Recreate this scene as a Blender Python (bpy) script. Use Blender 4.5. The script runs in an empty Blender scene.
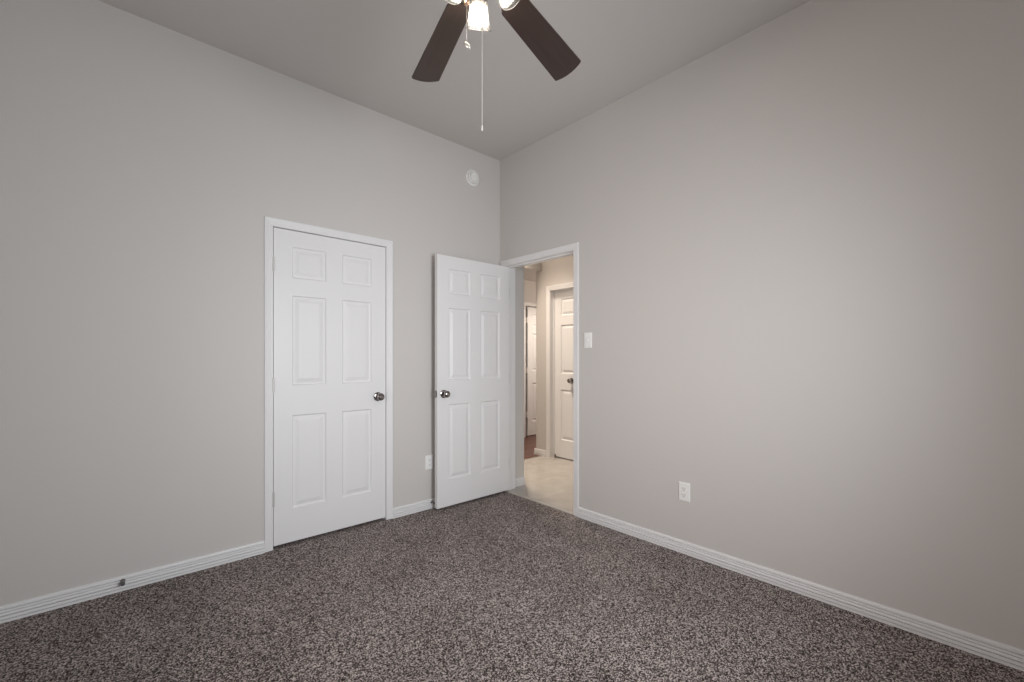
import bpy, bmesh, math
from mathutils import Vector, Matrix

S = bpy.context.scene
COL = S.collection
PI = math.pi

# ------------------------------------------------------------------ camera
cam_data = bpy.data.cameras.new('camera')
cam = bpy.data.objects.new('camera', cam_data)
COL.objects.link(cam)
S.camera = cam
cam_data.sensor_width = 36.0
cam_data.sensor_fit = 'HORIZONTAL'
cam_data.lens = 436.0 / 1024.0 * 36.0
cam_data.shift_y = 17.0 / 1024.0
cam_data.clip_start = 0.02
cam.location = (-2.637, -3.082, 1.222)
cam.rotation_euler = (PI / 2, 0, -math.atan2(0.6707, 0.7415))

# ------------------------------------------------------------------ colour management, world, daylight, hall lamps
S.view_settings.view_transform = 'Standard'
S.view_settings.look = 'None'
S.view_settings.exposure = 0.07
S.view_settings.gamma = 1.0
S.view_settings.use_curve_mapping = False
S.cycles.max_bounces = 10
S.cycles.diffuse_bounces = 6
S.cycles.glossy_bounces = 4
S.cycles.transmission_bounces = 6
S.cycles.transparent_max_bounces = 12
S.cycles.sample_clamp_indirect = 6.0
S.cycles.use_denoising = True
S.cycles.caustics_reflective = False
S.cycles.caustics_refractive = False

world = bpy.data.worlds.new('sky')
S.world = world
world.use_nodes = True
bg = world.node_tree.nodes['Background']
bg.inputs['Color'].default_value = (0.80, 0.90, 1.0, 1)
bg.inputs['Strength'].default_value = 0.4


def area_light(name, loc, direction, sx, sy, power, color, spread=180):
    l = bpy.data.lights.new(name, 'AREA')
    l.shape = 'RECTANGLE'
    l.size, l.size_y = sx, sy
    l.energy = power
    l.color = color
    l.spread = math.radians(spread)
    o = bpy.data.objects.new(name, l)
    o.location = loc
    o.rotation_euler = Vector(direction).to_track_quat('-Z', 'Y').to_euler()
    COL.objects.link(o)
    return o


# room: corner of the two seen walls is the origin; the room lies in x<0, y<0
RX, RY, RZ = -3.376, -3.76, 3.056
WIN_W, WIN_Z0, WIN_Z1 = 1.30, 0.75, 2.15
WIN_X, WIN_Y = -1.42, -1.90      # window centres: one in the back wall, one in the side wall
area_light('back_window_daylight', (WIN_X, RY - 0.16, (WIN_Z0 + WIN_Z1) / 2), (0, 1, -0.1),
           WIN_W, WIN_Z1 - WIN_Z0, 40.0, (0.945, 0.975, 1.0), 115)
area_light('side_window_daylight', (RX - 0.16, WIN_Y, (WIN_Z0 + WIN_Z1) / 2), (1, 0, -0.1),
           WIN_W, WIN_Z1 - WIN_Z0, 17.0, (1.0, 0.90, 0.82), 115)
area_light('hall_lamp', (0.52, 0.48, 2.97), (0, 0, -1), 0.3, 0.3, 20.5, (1.0, 0.85, 0.69), 92)
area_light('far_room_lamp', (2.3, 1.0, 2.40), (0, 0, -1), 0.35, 0.35, 17.0, (1.0, 0.86, 0.72), 130)

# ------------------------------------------------------------------ materials


def new_mat(name):
    m = bpy.data.materials.new(name)
    m.use_nodes = True
    nt = m.node_tree
    return m, nt, nt.nodes['Principled BSDF']


def simple(name, col, rough=0.5, metal=0.0, spec=0.5):
    m, nt, b = new_mat(name)
    b.inputs['Base Color'].default_value = (*col, 1)
    b.inputs['Roughness'].default_value = rough
    b.inputs['Metallic'].default_value = metal
    b.inputs['Specular IOR Level'].default_value = spec
    return m


def add_bump(nt, b, scale, strength, dist, detail=3.0):
    tc = nt.nodes.new('ShaderNodeTexCoord')
    n = nt.nodes.new('ShaderNodeTexNoise')
    n.inputs['Scale'].default_value = scale
    n.inputs['Detail'].default_value = detail
    bp = nt.nodes.new('ShaderNodeBump')
    bp.inputs['Strength'].default_value = strength
    bp.inputs['Distance'].default_value = dist
    nt.links.new(tc.outputs['Object'], n.inputs['Vector'])
    nt.links.new(n.outputs['Fac'], bp.inputs['Height'])
    nt.links.new(bp.outputs['Normal'], b.inputs['Normal'])
    return tc, n


def paint(name, col, rough=0.6, scale=130, strength=0.12):
    m, nt, b = new_mat(name)
    b.inputs['Base Color'].default_value = (*col, 1)
    b.inputs['Roughness'].default_value = rough
    b.inputs['Specular IOR Level'].default_value = 0.3
    add_bump(nt, b, scale, strength, 0.002)
    return m


M_WALL = paint('greige_wall_paint', (0.622, 0.600, 0.584))
M_CEIL = paint('greige_ceiling_paint', (0.622, 0.600, 0.584), 0.8, 90, 0.2)
M_TRIM = paint('white_semi_gloss_trim', (0.80, 0.80, 0.81), 0.35, 20, 0.02)
M_DOOR = paint('white_door_paint', (0.80, 0.80, 0.81), 0.38, 60, 0.03)
M_PLASTIC = simple('white_plastic', (0.88, 0.88, 0.87), 0.35)
M_NICKEL = simple('satin_nickel', (0.36, 0.34, 0.33), 0.13, 1.0)
M_DARKSLOT = simple('dark_slot', (0.03, 0.03, 0.03), 0.6)
M_RUBBER = simple('dark_rubber', (0.09, 0.09, 0.09), 0.6)
M_HINGE = simple('painted_hinge', (0.62, 0.61, 0.60), 0.4, 0.3)
M_CHAIN = simple('chain_metal', (0.75, 0.72, 0.68), 0.3, 0.8)
M_CORD = simple('pale_cord', (0.66, 0.63, 0.60), 0.6)
M_COPPER = simple('copper_bell', (0.80, 0.50, 0.36), 0.25, 1.0)
M_FANMETAL = simple('brushed_nickel_fan', (0.66, 0.64, 0.61), 0.28, 1.0)


def carpet_mat():
    """cut-pile twist: pale and dark yarn tips mixed tuft by tuft"""
    m, nt, b = new_mat('brown_twist_carpet')
    L = nt.links.new
    tc = nt.nodes.new('ShaderNodeTexCoord')
    vo = nt.nodes.new('ShaderNodeTexVoronoi')
    vo.inputs['Scale'].default_value = 235
    vo.inputs['Randomness'].default_value = 1.0
    n1 = nt.nodes.new('ShaderNodeTexNoise')
    n1.inputs['Scale'].default_value = 200
    n1.inputs['Detail'].default_value = 3.0
    n1.inputs['Roughness'].default_value = 0.7
    sep = nt.nodes.new('ShaderNodeSeparateColor')
    mixv = nt.nodes.new('ShaderNodeMix')
    mixv.data_type = 'FLOAT'
    mixv.inputs[0].default_value = 0.70
    r1 = nt.nodes.new('ShaderNodeValToRGB')
    e = r1.color_ramp.elements
    e[0].position, e[0].color = 0.22, (0.022, 0.0175, 0.0168, 1)
    e[1].position, e[1].color = 0.80, (0.64, 0.565, 0.535, 1)
    mid = r1.color_ramp.elements.new(0.50)
    mid.color = (0.120, 0.099, 0.094, 1)
    n2 = nt.nodes.new('ShaderNodeTexNoise')
    n2.inputs['Scale'].default_value = 2.2
    n2.inputs['Detail'].default_value = 3.0
    r2 = nt.nodes.new('ShaderNodeMapRange')
    r2.inputs['From Min'].default_value = 0.3
    r2.inputs['From Max'].default_value = 0.7
    r2.inputs['To Min'].default_value = 0.86
    r2.inputs['To Max'].default_value = 1.14
    mul = nt.nodes.new('ShaderNodeVectorMath')
    mul.operation = 'SCALE'
    bp = nt.nodes.new('ShaderNodeBump')
    bp.inputs['Strength'].default_value = 0.6
    bp.inputs['Distance'].default_value = 0.006
    for t in (vo, n1, n2):
        L(tc.outputs['Object'], t.inputs['Vector'])
    L(vo.outputs['Color'], sep.inputs[0])
    L(n1.outputs['Fac'], mixv.inputs[2])
    L(sep.outputs[0], mixv.inputs[3])
    L(mixv.outputs[0], r1.inputs['Fac'])
    L(n2.outputs['Fac'], r2.inputs['Value'])
    L(r1.outputs['Color'], mul.inputs[0])
    L(r2.outputs['Result'], mul.inputs['Scale'])
    L(mul.outputs['Vector'], b.inputs['Base Color'])
    L(n1.outputs['Fac'], bp.inputs['Height'])
    L(bp.outputs['Normal'], b.inputs['Normal'])
    b.inputs['Roughness'].default_value = 0.95
    b.inputs['Specular IOR Level'].default_value = 0.1
    return m


def plank_mat(name, c1, c2, gap, w, h, rough, mortar):
    m, nt, b = new_mat(name)
    tc = nt.nodes.new('ShaderNodeTexCoord')
    br = nt.nodes.new('ShaderNodeTexBrick')
    br.inputs['Color1'].default_value = (*c1, 1)
    br.inputs['Color2'].default_value = (*c2, 1)
    br.inputs['Mortar'].default_value = (*mortar, 1)
    br.inputs['Scale'].default_value = 1.0
    br.inputs['Mortar Size'].default_value = gap
    br.inputs['Brick Width'].default_value = w
    br.inputs['Row Height'].default_value = h
    n = nt.nodes.new('ShaderNodeTexNoise')
    n.inputs['Scale'].default_value = 6
    n.inputs['Detail'].default_value = 6
    mr = nt.nodes.new('ShaderNodeMapRange')
    mr.inputs['To Min'].default_value = 0.8
    mr.inputs['To Max'].default_value = 1.2
    mul = nt.nodes.new('ShaderNodeVectorMath')
    mul.operation = 'SCALE'
    L = nt.links.new
    L(tc.outputs['Object'], br.inputs['Vector'])
    L(tc.outputs['Object'], n.inputs['Vector'])
    L(n.outputs['Fac'], mr.inputs['Value'])
    L(br.outputs['Color'], mul.inputs[0])
    L(mr.outputs['Result'], mul.inputs['Scale'])
    L(mul.outputs['Vector'], b.inputs['Base Color'])
    b.inputs['Roughness'].default_value = rough
    return m


def blade_mat():
    m, nt, b = new_mat('dark_walnut_blade')
    tc = nt.nodes.new('ShaderNodeTexCoord')
    mp = nt.nodes.new('ShaderNodeMapping')
    mp.inputs['Scale'].default_value = (3, 60, 60)
    n = nt.nodes.new('ShaderNodeTexNoise')
    n.inputs['Scale'].default_value = 1.0
    n.inputs['Detail'].default_value = 5
    r = nt.nodes.new('ShaderNodeValToRGB')
    r.color_ramp.elements[0].color = (0.024, 0.016, 0.014, 1)
    r.color_ramp.elements[1].color = (0.060, 0.041, 0.035, 1)
    L = nt.links.new
    L(tc.outputs['Object'], mp.inputs['Vector'])
    L(mp.outputs['Vector'], n.inputs['Vector'])
    L(n.outputs['Fac'], r.inputs['Fac'])
    L(r.outputs['Color'], b.inputs['Base Color'])
    b.inputs['Roughness'].default_value = 0.34
    return m


def glass_shade_mat():
    m, nt, b = new_mat('ribbed_clear_glass')
    nt.nodes.remove(b)
    out = nt.nodes['Material Output']
    tr = nt.nodes.new('ShaderNodeBsdfTransparent')
    tr.inputs['Color'].default_value = (0.93, 0.95, 0.95, 1)
    tl = nt.nodes.new('ShaderNodeBsdfTranslucent')
    tl.inputs['Color'].default_value = (0.95, 0.96, 0.97, 1)
    gl = nt.nodes.new('ShaderNodeBsdfGlossy')
    gl.inputs['Roughness'].default_value = 0.08
    lw = nt.nodes.new('ShaderNodeLayerWeight')
    lw.inputs['Blend'].default_value = 0.35
    tc = nt.nodes.new('ShaderNodeTexCoord')
    wv = nt.nodes.new('ShaderNodeTexGradient')
    wv.gradient_type = 'RADIAL'
    sn = nt.nodes.new('ShaderNodeMath')
    sn.operation = 'MULTIPLY'
    sn.inputs[1].default_value = 2 * PI * 22
    ss = nt.nodes.new('ShaderNodeMath')
    ss.operation = 'SINE'
    bp = nt.nodes.new('ShaderNodeBump')
    bp.inputs['Strength'].default_value = 0.5
    bp.inputs['Distance'].default_value = 0.002
    m1 = nt.nodes.new('ShaderNodeMixShader')
    m1.inputs['Fac'].default_value = 0.30
    m2 = nt.nodes.new('ShaderNodeMixShader')
    L = nt.links.new
    L(tc.outputs['Object'], wv.inputs['Vector'])
    L(wv.outputs['Fac'], sn.inputs[0])
    L(sn.outputs[0], ss.inputs[0])
    L(ss.outputs[0], bp.inputs['Height'])
    L(bp.outputs['Normal'], gl.inputs['Normal'])
    L(bp.outputs['Normal'], tl.inputs['Normal'])
    L(bp.outputs['Normal'], lw.inputs['Normal'])
    L(tr.outputs[0], m1.inputs[1])
    L(tl.outputs[0], m1.inputs[2])
    L(lw.outputs['Fresnel'], m2.inputs['Fac'])
    L(m1.outputs[0], m2.inputs[1])
    L(gl.outputs[0], m2.inputs[2])
    L(m2.outputs[0], out.inputs['Surface'])
    return m


def window_glass_mat():
    m, nt, b = new_mat('window_glass')
    nt.nodes.remove(b)
    out = nt.nodes['Material Output']
    tr = nt.nodes.new('ShaderNodeBsdfTransparent')
    gl = nt.nodes.new('ShaderNodeBsdfGlossy')
    gl.inputs['Roughness'].default_value = 0.02
    mx = nt.nodes.new('ShaderNodeMixShader')
    mx.inputs['Fac'].default_value = 0.06
    nt.links.new(tr.outputs[0], mx.inputs[1])
    nt.links.new(gl.outputs[0], mx.inputs[2])
    nt.links.new(mx.outputs[0], out.inputs['Surface'])
    return m


def emit_mat(name, col, strength):
    m, nt, b = new_mat(name)
    b.inputs['Base Color'].default_value = (0.9, 0.9, 0.9, 1)
    b.inputs['Emission Color'].default_value = (*col, 1)
    b.inputs['Emission Strength'].default_value = strength
    return m


M_CARPET = carpet_mat()
M_TILE = plank_mat('glossy_beige_tile', (0.46, 0.435, 0.405), (0.445, 0.42, 0.39), 0.003, 0.46, 0.46, 0.07, (0.38, 0.355, 0.325))
M_WOOD = plank_mat('dark_red_wood_floor', (0.120, 0.050, 0.036), (0.085, 0.036, 0.027), 0.002, 1.2, 0.12, 0.4, (0.03, 0.015, 0.01))
M_BLADE = blade_mat()
M_SHADE = glass_shade_mat()
M_GLASS = window_glass_mat()
M_BULB = emit_mat('lit_bulb', (1.0, 0.83, 0.68), 62.0)
M_HALLWALL = M_WALL

# ------------------------------------------------------------------ helpers


def obj(name, bm, mat, parent=None, kind=None, label=None, cat=None, group=None, smooth=None):
    bmesh.ops.recalc_face_normals(bm, faces=bm.faces)
    me = bpy.data.meshes.new(name)
    bm.to_mesh(me)
    bm.free()
    if smooth:
        for p in me.polygons:
            p.use_smooth = True
        if smooth is not True:
            me.set_sharp_from_angle(angle=math.radians(smooth))
    me.materials.append(mat)
    o = bpy.data.objects.new(name, me)
    COL.objects.link(o)
    if parent:
        o.parent = parent
    tag(o, kind, label, cat, group)
    return o


def tag(o, kind=None, label=None, cat=None, group=None):
    if kind:
        o['kind'] = kind
    if label:
        o['label'] = label
    if cat:
        o['category'] = cat
    if group:
        o['group'] = group
    return o


def thing(name, loc, rotz=0.0, **kw):
    o = bpy.data.objects.new(name, None)
    o.empty_display_size = 0.1
    o.location = loc
    o.rotation_euler = (0, 0, rotz)
    COL.objects.link(o)
    tag(o, **kw)
    return o


def box(bm, x0, x1, y0, y1, z0, z1, bevel=0.0, seg=2):
    vs = [bm.verts.new((x, y, z)) for x in (x0, x1) for y in (y0, y1) for z in (z0, z1)]
    fs = [(0, 1, 3, 2), (4, 6, 7, 5), (0, 4, 5, 1), (2, 3, 7, 6), (0, 2, 6, 4), (1, 5, 7, 3)]
    faces = [bm.faces.new([vs[i] for i in f]) for f in fs]
    if bevel:
        es = list({e for f in faces for e in f.edges})
        bmesh.ops.bevel(bm, geom=es, offset=bevel, segments=seg, affect='EDGES', profile=0.5)
    return bm


def one_box(*a, **k):
    return box(bmesh.new(), *a, **k)


def prism(bm, pts, fn, a, b):
    """extrude the 2-D outline pts between a and b; fn(u, v, w) gives the point"""
    A = [bm.verts.new(fn(u, v, a)) for u, v in pts]
    B = [bm.verts.new(fn(u, v, b)) for u, v in pts]
    n = len(pts)
    bm.faces.new(A)
    bm.faces.new(list(reversed(B)))
    for i in range(n):
        j = (i + 1) % n
        bm.faces.new((A[i], B[i], B[j], A[j]))
    return bm


def lathe(bm, prof, n=32, axis=None, off=(0, 0, 0)):
    """profile (r, h) about the local axis; axis None = +z, 'y-' = towards -y, 'x+' ..."""
    def P(r, h, t):
        c, s = r * math.cos(t), r * math.sin(t)
        if axis is None:
            p = (c, s, h)
        elif axis == 'y-':
            p = (c, -h, s)
        elif axis == 'y+':
            p = (c, h, s)
        elif axis == 'x-':
            p = (-h, c, s)
        else:
            p = (h, c, s)
        return (p[0] + off[0], p[1] + off[1], p[2] + off[2])
    rings = []
    for r, h in prof:
        if r < 1e-6:
            rings.append([bm.verts.new(P(0, h, 0))])
        else:
            rings.append([bm.verts.new(P(r, h, 2 * PI * i / n)) for i in range(n)])
    for a, b in zip(rings, rings[1:]):
        for i in range(n):
            j = (i + 1) % n
            if len(a) == 1 and len(b) == 1:
                continue
            if len(a) == 1:
                bm.faces.new((a[0], b[i], b[j]))
            elif len(b) == 1:
                bm.faces.new((a[i], b[0], a[j]))
            else:
                bm.faces.new((a[i], b[i], b[j], a[j]))
    return bm


def tube(bm, p0, p1, r, n=10):
    p0, p1 = Vector(p0), Vector(p1)
    d = (p1 - p0).normalized()
    u = d.orthogonal().normalized()
    v = d.cross(u)
    A, B = [], []
    for i in range(n):
        t = 2 * PI * i / n
        o = (u * math.cos(t) + v * math.sin(t)) * r
        A.append(bm.verts.new(p0 + o))
        B.append(bm.verts.new(p1 + o))
    bm.faces.new(A)
    bm.faces.new(list(reversed(B)))
    for i in range(n):
        j = (i + 1) % n
        bm.faces.new((A[i], A[j], B[j], B[i]))
    return bm


def path_tube(bm, pts, r, n=8):
    pts = [Vector(p) for p in pts]
    rings = []
    u = None
    for i, p in enumerate(pts):
        d = (pts[min(i + 1, len(pts) - 1)] - pts[max(i - 1, 0)]).normalized()
        if u is None:
            u = d.orthogonal().normalized()
        u = (u - d * u.dot(d)).normalized()
        v = d.cross(u)
        rings.append([bm.verts.new(p + (u * math.cos(2 * PI * k / n) + v * math.sin(2 * PI * k / n)) * r) for k in range(n)])
    bm.faces.new(rings[0])
    bm.faces.new(list(reversed(rings[-1])))
    for a, b in zip(rings, rings[1:]):
        for k in range(n):
            j = (k + 1) % n
            bm.faces.new((a[k], a[j], b[j], b[k]))
    return bm


# ------------------------------------------------------------------ shell of the bedroom
WT = 0.13
# closet opening and bedroom doorway
CX0, CX1, CZ = -1.902, -1.133, 2.062
DY0, DY1, DZ = -0.068, -0.884, 2.064


def struct(name, bm, mat, label, cat):
    return obj(name, bm, mat, kind='structure', label=label, cat=cat)


bm = bmesh.new()
prism(bm, [(RX - WT, RY - WT), (0.02, RY - WT), (0.02, 0.75), (RX - WT, 0.75)], lambda u, v, w: (u, v, w), -0.08, 0.0)
struct('floor', bm, M_CARPET, 'speckled grey-brown carpet covering the bedroom floor', 'carpet')

bm = bmesh.new()
box(bm, RX - WT, WT, RY - WT, 0.75, RZ, RZ + 0.1)
struct('ceiling', bm, M_CEIL, 'plain greige ceiling above the ceiling fan', 'ceiling')

JT = 0.014   # jamb thickness kept clear of the wall
bm = bmesh.new()
o0, o1, oz = CX0 - JT, CX1 + JT, CZ + JT
prism(bm, [(RX - WT, 0), (o0, 0), (o0, oz), (o1, oz), (o1, 0), (WT, 0), (WT, RZ), (RX - WT, RZ)],
      lambda u, v, w: (u, w, v), 0.0, 0.10)
struct('wall_left', bm, M_WALL, 'greige wall holding the closed white closet door', 'wall')

bm = bmesh.new()
d0, d1, dz = DY0 + JT, DY1 - JT, DZ + JT
prism(bm, [(0, 0), (d0, 0), (d0, dz), (d1, dz), (d1, 0), (RY - WT, 0), (RY - WT, RZ), (0, RZ)],
      lambda u, v, w: (w, u, v), 0.0, WT)
struct('wall_right', bm, M_WALL, 'long bare greige wall to the right of the doorway', 'wall')



def window_wall(name, a0, a1, c, fn, label):
    bm = bmesh.new()
    h = WIN_W / 2
    for u0, u1, z0, z1 in ((a0, c - h, 0, RZ), (c + h, a1, 0, RZ), (c - h, c + h, 0, WIN_Z0), (c - h, c + h, WIN_Z1, RZ)):
        x0, x1, y0, y1 = fn(u0, u1)
        box(bm, x0, x1, y0, y1, z0, z1)
    struct(name, bm, M_WALL, label, 'wall')


window_wall('wall_side', RY, 0, WIN_Y, lambda a, b: (RX - WT, RX, a, b), 'greige side wall with a window facing the long bare wall')
window_wall('wall_back', RX - WT, 0, WIN_X, lambda a, b: (a, b, RY - WT, RY), 'greige back wall with a window facing the closet door')


def window(name, loc, rotz, label):
    """white double-hung window, room side towards local +y"""
    w = thing(name, loc, rotz, kind='structure', label=label, cat='window')
    hw, hh = WIN_W / 2, WIN_Z1 - WIN_Z0
    bm = bmesh.new()
    for a in ((-hw, -hw + .04, 0, hh), (hw - .04, hw, 0, hh), (-hw + .04, hw - .04, 0, .04), (-hw + .04, hw - .04, hh - .04, hh)):
        box(bm, a[0], a[1], -.03, .03, a[2], a[3])
    obj('window_frame', bm, M_TRIM, w)
    obj('meeting_rail', one_box(-hw + .04, hw - .04, -.02, .02, hh / 2 - .02, hh / 2 + .02), M_TRIM, w)
    obj('upper_pane', one_box(-hw + .04, hw - .04, -.004, .002, hh / 2 + .02, hh - .04), M_GLASS, w)
    obj('lower_pane', one_box(-hw + .04, hw - .04, -.004, .002, .04, hh / 2 - .02), M_GLASS, w)
    obj('window_sill', one_box(-hw - .04, hw + .04, .0705, .115, -.03, -.002, bevel=.004), M_TRIM, w)


window('window_1', (WIN_X, RY - .07, WIN_Z0), 0, 'white double-hung window in the back wall')
window('window_2', (RX - .07, WIN_Y, WIN_Z0), -PI / 2, 'white double-hung window in the side wall')

# ------------------------------------------------------------------ hall and the room beyond it
HX = 1.30      # face of the hall's far wall
HZ = 3.00      # hall ceiling
FARZ = 2.43    # lower ceiling past the header
OX, OY1, OY0 = 3.40, 2.70, -3.0
TILE_Y = 0.71
bm = bmesh.new()
prism(bm, [(0.02, OY0), (OX, OY0), (OX, TILE_Y), (0.02, TILE_Y)], lambda u, v, w: (u, v, w), -0.08, 0.0)
struct('floor_hall', bm, M_TILE, 'glossy beige tile floor seen through the doorway', 'floor')
bm = bmesh.new()
prism(bm, [(0.02, TILE_Y), (OX, TILE_Y), (OX, OY1), (0.02, OY1)], lambda u, v, w: (u, v, w), -0.08, 0.0)
struct('floor_wood', bm, M_WOOD, 'dark reddish wood floor beyond the hall tiles', 'floor')
struct('ceiling_hall', one_box(WT, OX, OY0, OY1, HZ, HZ + 0.08), M_CEIL, 'hall ceiling in front of the header', 'ceiling')
struct('ceiling_far', one_box(0.29, OX, 0.81, OY1, FARZ, FARZ + 0.06), M_CEIL, 'low ceiling over the wood floor past the header', 'ceiling')

HLX, HLY = 0.290, -0.026
struct('wall_hall_left', one_box(WT, HLX, HLY, OY1, 0, HZ, bevel=.008), M_WALL,
       'short grey stub of hall wall just inside the doorway', 'wall')

# hall far wall with a door opening
H0, H1, HDZ = 0.572, -0.205, 2.045     # opening in y
h0, h1, hz = H0 + JT, H1 - JT, HDZ + JT
FC = 0.825
bm = bmesh.new()
prism(bm, [(FC, 0), (h0, 0), (h0, hz), (h1, hz), (h1, 0), (OY0, 0), (OY0, HZ), (FC, HZ)],
      lambda u, v, w: (w, u, v), HX, HX + WT)
es = [e for e in bm.edges if all(abs(v.co.y - FC) < 1e-5 and abs(v.co.x - HX) < 1e-5 for v in e.verts)]
bmesh.ops.bevel(bm, geom=es, offset=0.02, segments=5, affect='EDGES', profile=0.5)
struct('wall_hall_far', bm, M_HALLWALL, 'beige hall wall around the panelled hall door', 'wall')
struct('wall_hall_return', one_box(HX + WT, OX, FC - WT, FC, 0, HZ), M_HALLWALL, 'hall wall turning behind the beige corner', 'wall')
struct('beam_hall', one_box(HLX, HX + .1, TILE_Y, TILE_Y + .10, 2.312, HZ), M_HALLWALL,
       'header over the passage between hall and wood floor', 'header')

# far wall with a door opening
FY = 1.78
F0, F1, FZ = 2.042, 2.85, 2.03
f0, f1, fz = F0 - JT, F1 + JT, FZ + JT
bm = bmesh.new()
prism(bm, [(HLX, 0), (f0, 0), (f0, fz), (f1, fz), (f1, 0), (OX, 0), (OX, HZ), (HLX, HZ)],
      lambda u, v, w: (u, w, v), FY, FY + 0.1)
struct('wall_hall_end', bm, M_HALLWALL, 'farthest beige wall beyond the wood floor', 'wall')
bm = bmesh.new()
box(bm, OX, OX + .1, OY0 - .1, OY1, -.08, HZ + .08)
box(bm, WT, OX, OY0 - .1, OY0, -.08, HZ + .08)
box(bm, WT, OX + .1, OY1, OY1 + .1, -.08, HZ + .08)
struct('wall_outer', bm, M_WALL, 'outer walls closing the rooms beyond the hall', 'wall')
bm = bmesh.new()
box(bm, RX - WT, WT, .75, .85, -.08, RZ + .1)
box(bm, RX - WT - .1, RX - WT, 0, .85, -.08, RZ + .1)
struct('wall_closet', bm, M_WALL, 'inner walls of the closet behind its door', 'wall')

# ------------------------------------------------------------------ baseboards
BASE = [(0, 0), (.0180, 0), (.0180, .0135), (.0030, .0140), (.0030, .0165), (.0175, .0175), (.0165, .0315),
        (.0015, .0325), (.0015, .0355), (.0160, .0365), (.0155, .0430), (.0120, .0480),
        (.0030, .0490), (.0030, .0510), (.0120, .0520), (.0110, .0620), (.0015, .0630), (.0015, .0650), (.0100, .0660), (.0090, .0760),
        (.0075, .0810), (.0040, .0835), (0, .0840)]


def baseboard(name, x0, x1, loc, rotz, label):
    """runs along local x from x0 to x1 and stands out towards local -y"""
    bm = bmesh.new()
    prism(bm, BASE, lambda u, v, w: (w, -u, v * .89), x0, x1)
    o = struct(name, bm, M_TRIM, label, 'baseboard')
    o.location = loc
    o.rotation_euler = (0, 0, rotz)
    return o


CW = 0.048   # casing width
RV = 0.003
E_ = 0.0005
baseboard('baseboard_left', RX + .0175, CX0 - RV - CW - E_, (0, 0, 0), 0, 'white ridged baseboard left of the closet door')
baseboard('baseboard_middle', CX1 + RV + CW + E_, -E_, (0, 0, 0), 0, 'white ridged baseboard between the closet door and the open door')
baseboard('baseboard_right', -(DY1 - RV - CW - E_), -(RY + .0175), (0, 0, 0), -PI / 2, 'white ridged baseboard along the long bare wall')
baseboard('baseboard_side', E_, -RY - E_, (RX, RY, 0), PI / 2, 'white ridged baseboard along the side wall')
baseboard('baseboard_back', -RX * 0 + E_, -RX - E_, (0, RY, 0), PI, 'white ridged baseboard under the window')
baseboard('baseboard_hall_left', WT + .018, HLX - .008, (0, HLY, 0), 0, 'short white baseboard on the grey hall wall stub')
baseboard('baseboard_hall_far', -(FC + .012), -(H0 + RV + .055 + E_), (HX, 0, 0), -PI / 2, 'white baseboard under the beige hall corner')
baseboard('baseboard_hall_far_right', -(H1 - RV - .055 - E_), 2.9, (HX, 0, 0), -PI / 2, 'white baseboard right of the panelled hall door')
baseboard('baseboard_hall_end', HLX + .02, F0 - .06, (0, FY, 0), 0, 'white baseboard on the farthest hall wall')


# ------------------------------------------------------------------ door casings with jambs
def casing_profile(wd):
    return [(0, 0), (0, .009), (.003, .0105), (.008, .0105), (.010, .009), (.013, .0115), (.024, .0135), (.026, .0118),
            (.029, .0140), (.038, .0160), (.040, .0142), (.043, .0170), (wd - .004, .0175), (wd, .0150), (wd, 0)]


def casing(bm, x0, x1, zt, wd, y=0.0, flip=False):
    """mitred casing round an opening x0..x1 up to zt; stands out towards local -y (+y when flip)"""
    pr = casing_profile(wd)
    s = 1 if flip else -1
    rows = []
    for (u, v) in pr:
        yy = y + s * v * .72
        rows.append([bm.verts.new(p) for p in ((x0 - u, yy, 0), (x0 - u, yy, zt + u), (x1 + u, yy, zt + u), (x1 + u, yy, 0))])
    n = len(pr)
    for i in range(n):
        j = (i + 1) % n
        for k in range(3):
            bm.faces.new((rows[i][k], rows[i][k + 1], rows[j][k + 1], rows[j][k]))
    bm.faces.new([r[0] for r in rows])
    bm.faces.new([r[3] for r in reversed(rows)])


def jamb(bm, x0, x1, zt, depth, t, stop_y, stop_w=.030, stop_t=.010):
    """lining of the opening from local y=0 to depth with its door stop"""
    e = .0004
    box(bm, x0 - t + e, x0, 0.0, depth, 0, zt)
    box(bm, x1, x1 + t - e, 0.0, depth, 0, zt)
    box(bm, x0 - t + e, x1 + t - e, 0.0, depth, zt, zt + t - e)
    if stop_y is not None:
        box(bm, x0, x0 + stop_t, stop_y, stop_y + stop_w, 0, zt)
        box(bm, x1 - stop_t, x1, stop_y, stop_y + stop_w, 0, zt)
        box(bm, x0 + stop_t, x1 - stop_t, stop_y, stop_y + stop_w, zt - stop_t, zt)


def doorway_trim(name, x0, x1, zt, wd, loc, rotz, label, depth, stop_y, back=True):
    bm = bmesh.new()
    casing(bm, x0 - RV, x1 + RV, zt + RV, wd)
    if back:
        casing(bm, x0 - RV, x1 + RV, zt + RV, wd, y=depth, flip=True)
    jamb(bm, x0, x1, zt, depth, JT, stop_y)
    o = struct(name, bm, M_TRIM, label, 'door frame')
    o.location = loc
    o.rotation_euler = (0, 0, rotz)
    return o


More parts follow.
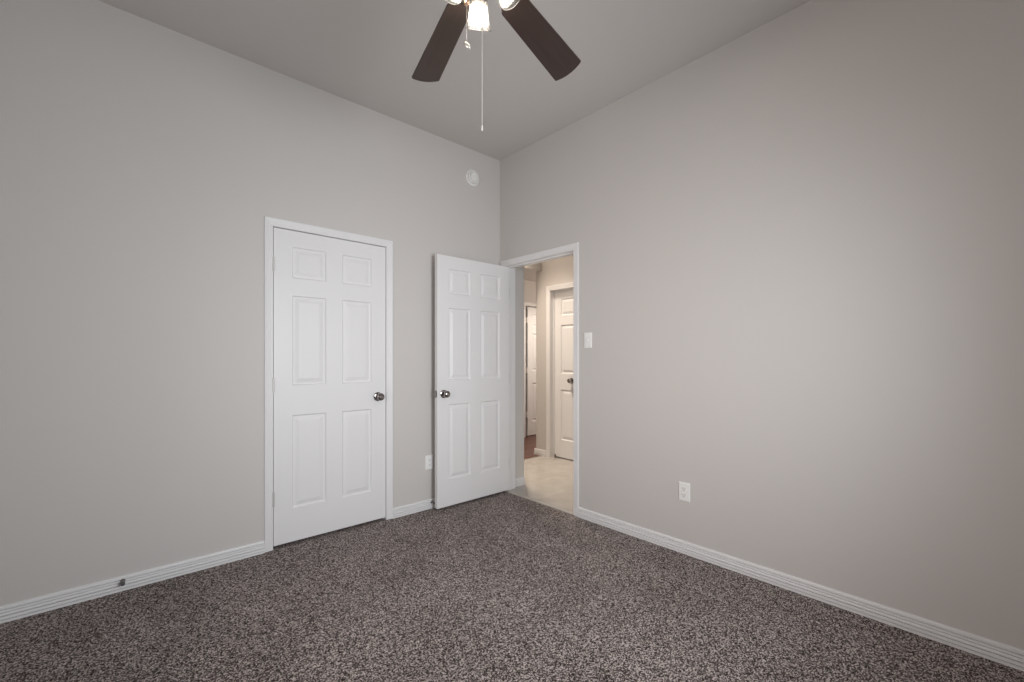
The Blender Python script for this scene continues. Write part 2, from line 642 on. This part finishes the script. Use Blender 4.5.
doorway_trim('trim_1', CX0, CX1, CZ, CW, (0, 0, 0), 0, 'white ridged casing around the closed closet door', 0.10, 0.040)
doorway_trim('trim_2', -DY0, -DY1, DZ, CW, (0, 0, 0), -PI / 2, 'white casing around the open doorway to the hall', WT, 0.040, back=False)
bm = bmesh.new()
casing(bm, -H0 - RV, -H1 + RV, HDZ + RV, .055)
jamb(bm, -H0, -H1, HDZ, WT, JT, 0.052, .012)
o = struct('trim_3', bm, M_TRIM, 'pale casing around the panelled hall door', 'door frame')
o.location = (HX, 0, 0)
o.rotation_euler = (0, 0, -PI / 2)
doorway_trim('trim_4', F0, F1, FZ, .055, (0, FY, 0), 0, 'pale casing around the farthest door past the wood floor', 0.10, None)
obj('threshold', one_box(-.008, .03, DY1 + .001, DY0 - .001, -.01, .0045, bevel=.002), simple('pale_threshold', (.42, .40, .37), .4),
    label='thin pale strip where carpet meets hall tile', cat='threshold')


# ------------------------------------------------------------------ six-panel doors
def panel_face(bm, x0, x1, z0, z1, yf, s):
    """moulded panel: s=-1 faces -y, s=+1 faces +y"""
    rings = [(0, 0), (.002, .0040), (.007, .0105), (.012, .0120), (.017, .0118), (.020, .0108), (.042, .0030), (.045, .0026)]
    prev = None
    for ins, dep in rings:
        y = yf - s * dep
        r = [bm.verts.new(p) for p in ((x0 + ins, y, z0 + ins), (x1 - ins, y, z0 + ins), (x1 - ins, y, z1 - ins), (x0 + ins, y, z1 - ins))]
        if prev:
            for i in range(4):
                j = (i + 1) % 4
                bm.faces.new((prev[i], prev[j], r[j], r[i]))
        prev = r
    bm.faces.new(prev)


def door_slab(wd, ht, th, stile, mull, rows):
    """slab from x=0..wd, y=-th..0, z=0..ht"""
    bm = bmesh.new()
    pw = (wd - 2 * stile - mull) / 2
    xs = [0, stile, stile + pw, stile + pw + mull, stile + 2 * pw + mull, wd]
    zs = [0]
    for a, b in rows:
        zs += [a, b]
    zs.append(ht)
    zs = sorted(zs)
    for yf, s in ((-th, -1), (0.0, 1)):
        for i in range(5):
            for k in range(len(zs) - 1):
                if i in (1, 3) and k % 2 == 1:
                    panel_face(bm, xs[i], xs[i + 1], zs[k], zs[k + 1], yf, s)
                else:
                    bm.faces.new([bm.verts.new(p) for p in ((xs[i], yf, zs[k]), (xs[i + 1], yf, zs[k]),
                                                            (xs[i + 1], yf, zs[k + 1]), (xs[i], yf, zs[k + 1]))])
    for q in (((0, -th, 0), (0, 0, 0), (0, 0, ht), (0, -th, ht)), ((wd, -th, 0), (wd, 0, 0), (wd, 0, ht), (wd, -th, ht)),
              ((0, -th, 0), (wd, -th, 0), (wd, 0, 0), (0, 0, 0)), ((0, -th, ht), (wd, -th, ht), (wd, 0, ht), (0, 0, ht))):
        bm.faces.new([bm.verts.new(p) for p in q])
    bmesh.ops.remove_doubles(bm, verts=bm.verts, dist=1e-5)
    edge = [e for e in bm.edges if len(e.link_faces) == 2 and e.calc_face_angle(0) > 1.4
            and all(min(abs(v.co.x), abs(v.co.x - wd)) < 1e-5 or min(abs(v.co.z), abs(v.co.z - ht)) < 1e-5 for v in e.verts)]
    bmesh.ops.bevel(bm, geom=edge, offset=0.0015, segments=2, affect='EDGES', profile=0.5)
    return bm


ROWS = [(0.215, 0.827), (1.022, 1.612), (1.726, 1.931)]
KNOB = [(.0, 0), (.032, 0), (.033, .002), (.032, .006), (.026, .009), (.012, .011), (.0105, .020), (.0115, .030), (.018, .035),
        (.0255, .041), (.0285, .048), (.0275, .056), (.022, .062), (.012, .0655), (.011, .0645), (0, .0645)]


def knob(parent, x, z, th, both=True, mat=None):
    for s in ((-1, 1) if both else (-1,)):
        bm = bmesh.new()
        lathe(bm, KNOB, 32, 'y-' if s < 0 else 'y+', (x, -th if s < 0 else 0, z))
        k = obj('door_knob', bm, mat or M_NICKEL, parent, smooth=40)
    return k


def hinge(parent, x, y, z, s=1, leaf=None):
    """knuckles of a butt hinge standing upright at x, y"""
    bm = bmesh.new()
    for i in range(5):
        z0 = z - .044 + i * .0178
        tube(bm, (x, y, z0), (x, y, z0 + .0170), .0062, 12)
    tube(bm, (x, y, z - .049), (x, y, z + .049), .0035, 10)
    if leaf:
        box(bm, leaf[0], leaf[1], leaf[2], leaf[3], z - .044, z + .044)
    return obj('hinge', bm, M_HINGE, parent, smooth=40)


TH = 0.035
# door_1: closed closet door, hinged on its left side, flush with the wall
DW = 0.762
d = thing('door_1', (CX0 + .0035, .0365, .020), kind='structure', label='closed white six-panel closet door with a round nickel knob', cat='door')
obj('slab', door_slab(DW, 2.036, TH, .109, .109, ROWS), M_DOOR, d)
knob(d, DW - .062, .915, TH)
obj('latch_plate', one_box(DW - .0005, DW + .0012, -.028, -.006, .885, .945), M_NICKEL, d)
for z in (.30, 1.03, 1.80):
    hinge(d, -.003, -TH - .008, z)

# door_2: bedroom door standing open in front of the left wall
DW2 = 0.766
d = thing('door_2', (.017, -.0715, .018), PI, kind='structure', label='open white six-panel bedroom door with nickel knob beside the doorway', cat='door')
# local x runs to world -x, so the room face becomes local -y; shift the slab so that it lies at world y -.072..-.107
bm = door_slab(DW2, 2.034, TH, .109, .104, ROWS)
bmesh.ops.translate(bm, verts=bm.verts, vec=(0, TH, 0))
obj('slab', bm, M_DOOR, d)
for s in ('y+', 'y-'):
    bm = bmesh.new()
    lathe(bm, KNOB if s == 'y+' else [(r, h * .55) for r, h in KNOB], 32, s, (DW2 - .060, TH if s == 'y+' else 0, .915))
    obj('door_knob', bm, M_NICKEL, d, smooth=40)
bm = one_box(DW2 - .0004, DW2 + .0012, .005, .030, .886, .944)
box(bm, DW2 + .001, DW2 + .011, .011, .024, .904, .926, bevel=.003)
obj('latch_plate', bm, M_NICKEL, d)
for z in (.25, 1.02, 1.80):
    hinge(d, -.0035, -.002, z, leaf=(-.0060, .0010, -.002, .034))

# door_3: closed hall door, set back in its frame
DW3 = 0.770
d = thing('door_3', (HX + .103, H0 - .0035, .012), -PI / 2, kind='structure', label='pale six-panel hall door seen through the doorway', cat='door')
obj('slab', door_slab(DW3, 2.028, TH, .112, .11, ROWS), M_DOOR, d)
knob(d, .285, .94, TH, both=False)

# door_4: farthest door past the wood floor, standing in its frame with a dark gap at the hinges
d = thing('door_4', (F0 + .062, FY + .050, .010), 0, kind='structure', label='farthest white six-panel door past the wood floor', cat='door')
obj('slab', door_slab(.734, 2.010, TH, .100, .11, [(a * .99, b * .99) for a, b in ROWS]), M_DOOR, d)
for z in (.33, 1.02, 1.80):
    bm = bmesh.new()
    tube(bm, (-.024, -TH - .004, z - .046), (-.024, -TH - .004, z + .046), .012, 12)
    box(bm, -.0615, .0, -TH - .002, -TH + .006, z - .044, z + .044)
    obj('hinge', bm, M_HINGE, d, smooth=40)
knob(d, .676, .91, TH, both=False)


# ------------------------------------------------------------------ small wall fittings
def fitting_root(name, loc, rotz, label, cat, group=None):
    return thing(name, loc, rotz, label=label, cat=cat, group=group)


def wall_plate(parent, holes=()):
    bm = bmesh.new()
    w2, h2 = .0355, .058
    A = [(-w2, 0, -h2), (w2, 0, -h2), (w2, 0, h2), (-w2, 0, h2)]
    rings = [(0, 0), (0, -.003), (.0035, -.0055), (.006, -.0060)]
    prev = None
    for ins, y in rings:
        r = [bm.verts.new((math.copysign(abs(x) - ins, x), y, math.copysign(abs(z) - ins, z))) for x, _, z in A]
        if prev:
            for i in range(4):
                j = (i + 1) % 4
                bm.faces.new((prev[i], prev[j], r[j], r[i]))
        else:
            bm.faces.new(r)
        prev = r
    bm.faces.new(prev)
    return obj('cover_plate', bm, M_PLASTIC, parent)


def screw(parent, z):
    bm = bmesh.new()
    lathe(bm, [(0, .0060), (.0032, .0060), (.0032, .0068), (.0018, .0074), (0, .0074)], 14, 'y-', (0, 0, z))
    return obj('screw', bm, M_PLASTIC, parent, smooth=40)


def outlet(loc, rotz, label):
    t = fitting_root('electrical_outlet', loc, rotz, label, 'outlet', 'duplex outlets low on the walls')
    wall_plate(t)
    for z in (.0195, -.0195):
        bm = bmesh.new()
        n = 24
        pts = []
        for i in range(n):
            a = 2 * PI * i / n
            pts.append((.0172 * math.cos(a), max(-.0125, min(.0125, .0172 * math.sin(a))) + z))
        prism(bm, pts, lambda u, v, w: (u, -w, v), .0058, .0082)
        r = obj('receptacle', bm, M_PLASTIC, t)
        bm = bmesh.new()
        box(bm, -.0078, -.0054, -.0086, -.0080, z - .002, z + .0070)
        box(bm, .0054, .0078, -.0086, -.0080, z - .001, z + .0060)
        prism(bm, [(.0028 * math.cos(2 * PI * i / 12), .0028 * math.sin(2 * PI * i / 12) + z - .0075) for i in range(12)],
              lambda u, v, w: (u, -w, v), .0080, .0086)
        obj('slots', bm, M_DARKSLOT, r, label='dark socket slots')
    screw(t, 0)
    return t


outlet((-.0003 - 0, -1.780, .383), -PI / 2, 'white duplex outlet low on the long bare wall')
outlet((-.758, -.0003, .375), 0, 'white duplex outlet beside the open door edge')

t = fitting_root('light_switch', (-.0003, -1.024, 1.356), -PI / 2, 'white light switch beside the doorway casing', 'switch')
wall_plate(t)
bm = one_box(-.0052, .0052, -.0070, -.0055, -.0120, .0120, bevel=.0006)
obj('toggle_slot', bm, M_PLASTIC, t)
bm = bmesh.new()
prism(bm, [(-.0065, -.005), (-.0185, -.0105), (-.0190, -.0055), (-.0065, .006)], lambda u, v, w: (w, u, v), -.0038, .0038)
obj('toggle', bm, M_PLASTIC, t)
screw(t, .030)
screw(t, -.030)

# smoke alarm on the left wall
t = fitting_root('smoke_alarm', (-.323, -.0003, 2.806), 0, 'round white smoke alarm high on the wall above the open door', 'smoke alarm')
bm = bmesh.new()
lathe(bm, [(0, 0), (.070, 0), (.071, .004), (.070, .010), (.067, .012), (.0625, .011), (.0620, .003), (0, .003)], 48, 'y-')
obj('mounting_base', bm, M_PLASTIC, t, smooth=35)
bm = bmesh.new()
lathe(bm, [(0, .003), (.0530, .003), (.0560, .014), (.0560, .026), (.0530, .031), (.0480, .032), (.0465, .030), (.0455, .012), (.0385, .012), (.0375, .031),
           (.0355, .0345), (0, .0355)], 48, 'y-')
obj('cover', bm, M_PLASTIC, t, smooth=35)
bm = bmesh.new()
lathe(bm, [(0, .0350), (.0105, .0350), (.0105, .0375), (.009, .0385), (0, .0385)], 24, 'y-', (.010, 0, -.006))
obj('test_button', bm, M_PLASTIC, t, smooth=35)


# spring door stops on the baseboard
def door_stop(loc, length, label):
    t = fitting_root('door_stop', loc, 0, label, 'door stop', 'door stops on the baseboard')
    bm = bmesh.new()
    lathe(bm, [(0, 0), (.0110, 0), (.0115, .003), (.008, .007), (0, .007)], 20, 'y-')
    obj('base', bm, M_NICKEL, t, smooth=40)
    turns = 12
    pts = []
    for i in range(turns * 12 + 1):
        a = 2 * PI * i / 12
        f = i / (turns * 12)
        pts.append((.0055 * math.cos(a), -.006 - f * (length - .018), .0055 * math.sin(a)))
    bm = bmesh.new()
    path_tube(bm, pts, .0013, 6)
    obj('spring', bm, M_NICKEL, t, smooth=True)
    bm = bmesh.new()
    lathe(bm, [(0, length - .014), (.0085, length - .014), (.0095, length - .010), (.0090, length - .002), (.006, length), (0, length)], 20, 'y-')
    obj('rubber_tip', bm, M_RUBBER, t, smooth=40, label='dark rubber tip')
    return t


door_stop((-2.617, -.0108, .0510), .050, 'small spring door stop on the baseboard left of the closet')
door_stop((-.742, -.0108, .0510), .050, 'small spring door stop on the baseboard behind the open door')
# floor stop at the foot of the hall door
t = fitting_root('door_stop', (HX + .030, .515, .0003), 0, 'small metal door stop on the tile beside the hall door', 'door stop')
bm = bmesh.new()
lathe(bm, [(0, 0), (.016, 0), (.016, .006), (.010, .010), (.010, .030), (.014, .034), (.014, .042), (.009, .046), (0, .046)], 20)
obj('post', bm, M_NICKEL, t, smooth=40)

# ------------------------------------------------------------------ ceiling fan
HUB = Vector((-1.695, -1.873, 2.600))
TH0 = math.radians(78.9)
DROOP, PITCH = math.radians(10.0), math.radians(-14.5)
fan = thing('ceiling_fan', (HUB.x, HUB.y, RZ), label='five-blade ceiling fan with dark wood blades and three lit glass shades', cat='ceiling fan')
HZL = HUB.z - RZ      # hub height in fan space


def fanpart(name, bm, mat, **k):
    return obj(name, bm, mat, fan, **k)


bm = bmesh.new()
lathe(bm, [(0, -.0005), (.068, -.0005), (.068, -.012), (.060, -.040), (.040, -.062), (.020, -.068), (0, -.068)], 40)
fanpart('canopy', bm, M_FANMETAL, smooth=40)
bm = bmesh.new()
tube(bm, (0, 0, -.066), (0, 0, HZL + .135), .0125, 20)
fanpart('downrod', bm, M_FANMETAL, smooth=40)
bm = bmesh.new()
z = HZL
lathe(bm, [(0, z + .140), (.030, z + .138), (.055, z + .128), (.095, z + .105), (.112, z + .075), (.114, z + .045), (.104, z + .020),
           (.085, z + .008), (.070, z - .004), (0, z - .004)], 48)
fanpart('motor_housing', bm, M_FANMETAL, smooth=40)
bm = bmesh.new()
lathe(bm, [(0, z - .004), (.058, z - .004), (.060, z - .012), (.058, z - .052), (.050, z - .064), (.030, z - .072), (.012, z - .076),
           (.010, z - .086), (0, z - .090)], 40)
fanpart('light_fitter', bm, M_FANMETAL, smooth=40)

R_T, R_R = 0.563, 0.155
W_T, W_R = 0.136, 0.107
blade_mesh = iron_mesh = None
for i in range(5):
    a = TH0 - math.radians(72) * i
    M = Matrix.Translation((0, 0, HZL)) @ Matrix.Rotation(a, 4, 'Z') @ Matrix.Rotation(DROOP, 4, 'Y') @ Matrix.Rotation(PITCH, 4, 'X')
    if blade_mesh is None:
        bm = bmesh.new()
        outl = []
        for k in range(9):                       # softly bowed tip with rounded corners
            v = -1 + 2 * k / 8
            outl.append((R_T + .012 * (1 - v * v), v * (W_T / 2 - .004)))
        top = [(R_T - .004, W_T / 2)]
        root = [(R_R + .02, W_R / 2), (R_R + .005, W_R / 2 - .012), (R_R, W_R / 2 - .03), (R_R, -W_R / 2 + .03), (R_R + .005, -W_R / 2 + .012), (R_R + .02, -W_R / 2)]
        bot = [(R_T - .004, -W_T / 2)]
        prism(bm, outl + top + root + bot, lambda u, v, w: (u, v, w), -.003, .003)
        b = fanpart('blade', bm, M_BLADE)
        blade_mesh = b.data
        bm = bmesh.new()
        prism(bm, [(.060, -.016), (.130, -.012), (.165, -.030), (.215, -.034), (.238, -.018), (.242, 0), (.238, .018), (.215, .034),
                   (.165, .030), (.130, .012), (.060, .016)], lambda u, v, w: (u, v, w), .0032, .0080)
        ir = obj('blade_iron', bm, M_FANMETAL, b)
        iron_mesh = ir.data
    else:
        b = bpy.data.objects.new('blade', blade_mesh)
        COL.objects.link(b)
        b.parent = fan
        ir = bpy.data.objects.new('blade_iron', iron_mesh)
        COL.objects.link(ir)
        ir.parent = b
    b.matrix_local = M

# light kit: three tilted bell shades
FWD = math.atan2(0.7415, 0.6707)
KIT = math.radians(7.5)
TILT = math.radians(37.0)
SH_L = 0.135
RIM_R, RIM_Z = 0.118, HZL - .141
for i in range(3):
    a = FWD + KIT + i * 2 * PI / 3
    rim = Vector((RIM_R * math.cos(a), RIM_R * math.sin(a), RIM_Z))
    ax = Vector((math.sin(TILT) * math.cos(a), math.sin(TILT) * math.sin(a), -math.cos(TILT)))
    neck = rim - ax * SH_L
    q = ax.to_track_quat('Z', 'Y')
    M = Matrix.Translation(neck) @ q.to_matrix().to_4x4()
    bm = bmesh.new()
    prof = [(.022, 0), (.0255, .006), (.0285, .020), (.0305, .045), (.0335, .075), (.0385, .105), (.0440, .125), (.0475, SH_L - .004), (.0490, SH_L - .002), (.0485, SH_L)]
    lathe(bm, prof + [(r - .0025, h) for r, h in reversed(prof)], 44)
    s = obj('lamp_shade', bm, M_SHADE, fan, smooth=40)
    s.matrix_local = M
    bm = bmesh.new()
    lathe(bm, [(0, -.020), (.014, -.020), (.026, -.008), (.0245, .004), (.0180, .008), (.0175, .062), (0, .062)], 28)
    hd = obj('lamp_holder', bm, M_FANMETAL, fan, smooth=40)
    hd.matrix_local = M
    bm = bmesh.new()
    lathe(bm, [(0, .062), (.0120, .062), (.0150, .069), (.0215, .082), (.0235, .096), (.0215, .111), (.013, .122), (0, .126)], 24)
    obj('bulb', bm, M_BULB, s, smooth=True)
    bm = bmesh.new()
    p1 = neck - ax * .018
    path_tube(bm, [(.045 * math.cos(a), .045 * math.sin(a), HZL - .045), (.062 * math.cos(a), .062 * math.sin(a), HZL - .046), p1 * .6 + Vector((.062 * math.cos(a), .062 * math.sin(a), HZL - .046)) * .4, p1], .009, 12)
    obj('lamp_arm', bm, M_FANMETAL, fan, smooth=40)

# pull chains
RIGHT = Vector((0.7418, -0.6709, 0))
FW = Vector((0.6707, 0.7415, 0))
c = RIGHT * .0085 - FW * .012
bm = bmesh.new()
tube(bm, (c.x, c.y, HZL - .080), (c.x, c.y, 2.030 - RZ), .0009, 8)
ch = obj('pull_cord', bm, M_CORD, fan, label='long thin pale pull cord')
bm = bmesh.new()
lathe(bm, [(0, .012), (.002, .012), (.0032, 0), (.0022, -.006), (0, -.006)], 12, off=(c.x, c.y, 2.018 - RZ))
obj('cord_tip', bm, M_CORD, ch, smooth=40)
c = -RIGHT * .044 - FW * .02
bm = bmesh.new()
zz = HZL - .040
tube(bm, (c.x, c.y, zz - .09), (c.x, c.y, 2.305 - RZ), .0007, 8)
for k in range(26):
    zc = zz - .095 - k * .0060
    bmesh.ops.create_icosphere(bm, subdivisions=1, radius=.0014, matrix=Matrix.Translation((c.x, c.y, zc)))
ch = obj('pull_chain', bm, M_CHAIN, fan, label='short beaded pull chain', smooth=True)
bm = bmesh.new()
lathe(bm, [(0, .020), (.003, .019), (.0075, .011), (.0088, 0), (.0078, -.007), (.0045, -.012), (0, -.013)], 20, off=(0, 0, 0))
bm.transform(Matrix.Translation((c.x + .004, c.y, 2.302 - RZ)) @ Matrix.Rotation(math.radians(-42), 4, FW) )
obj('fob', bm, M_CHAIN, ch, smooth=True, label='metal pull fob')
bm = bmesh.new()
lathe(bm, [(0, .014), (.004, .013), (.0085, .006), (.0100, -.004), (.0085, -.007), (0, -.007)], 20, off=(c.x, c.y, 2.452 - RZ))
tube(bm, (c.x, c.y, 2.464 - RZ), (c.x, c.y, HZL - .055), .0020, 8)
obj('chain_bell', bm, M_COPPER, ch, smooth=40, label='copper chain bell')
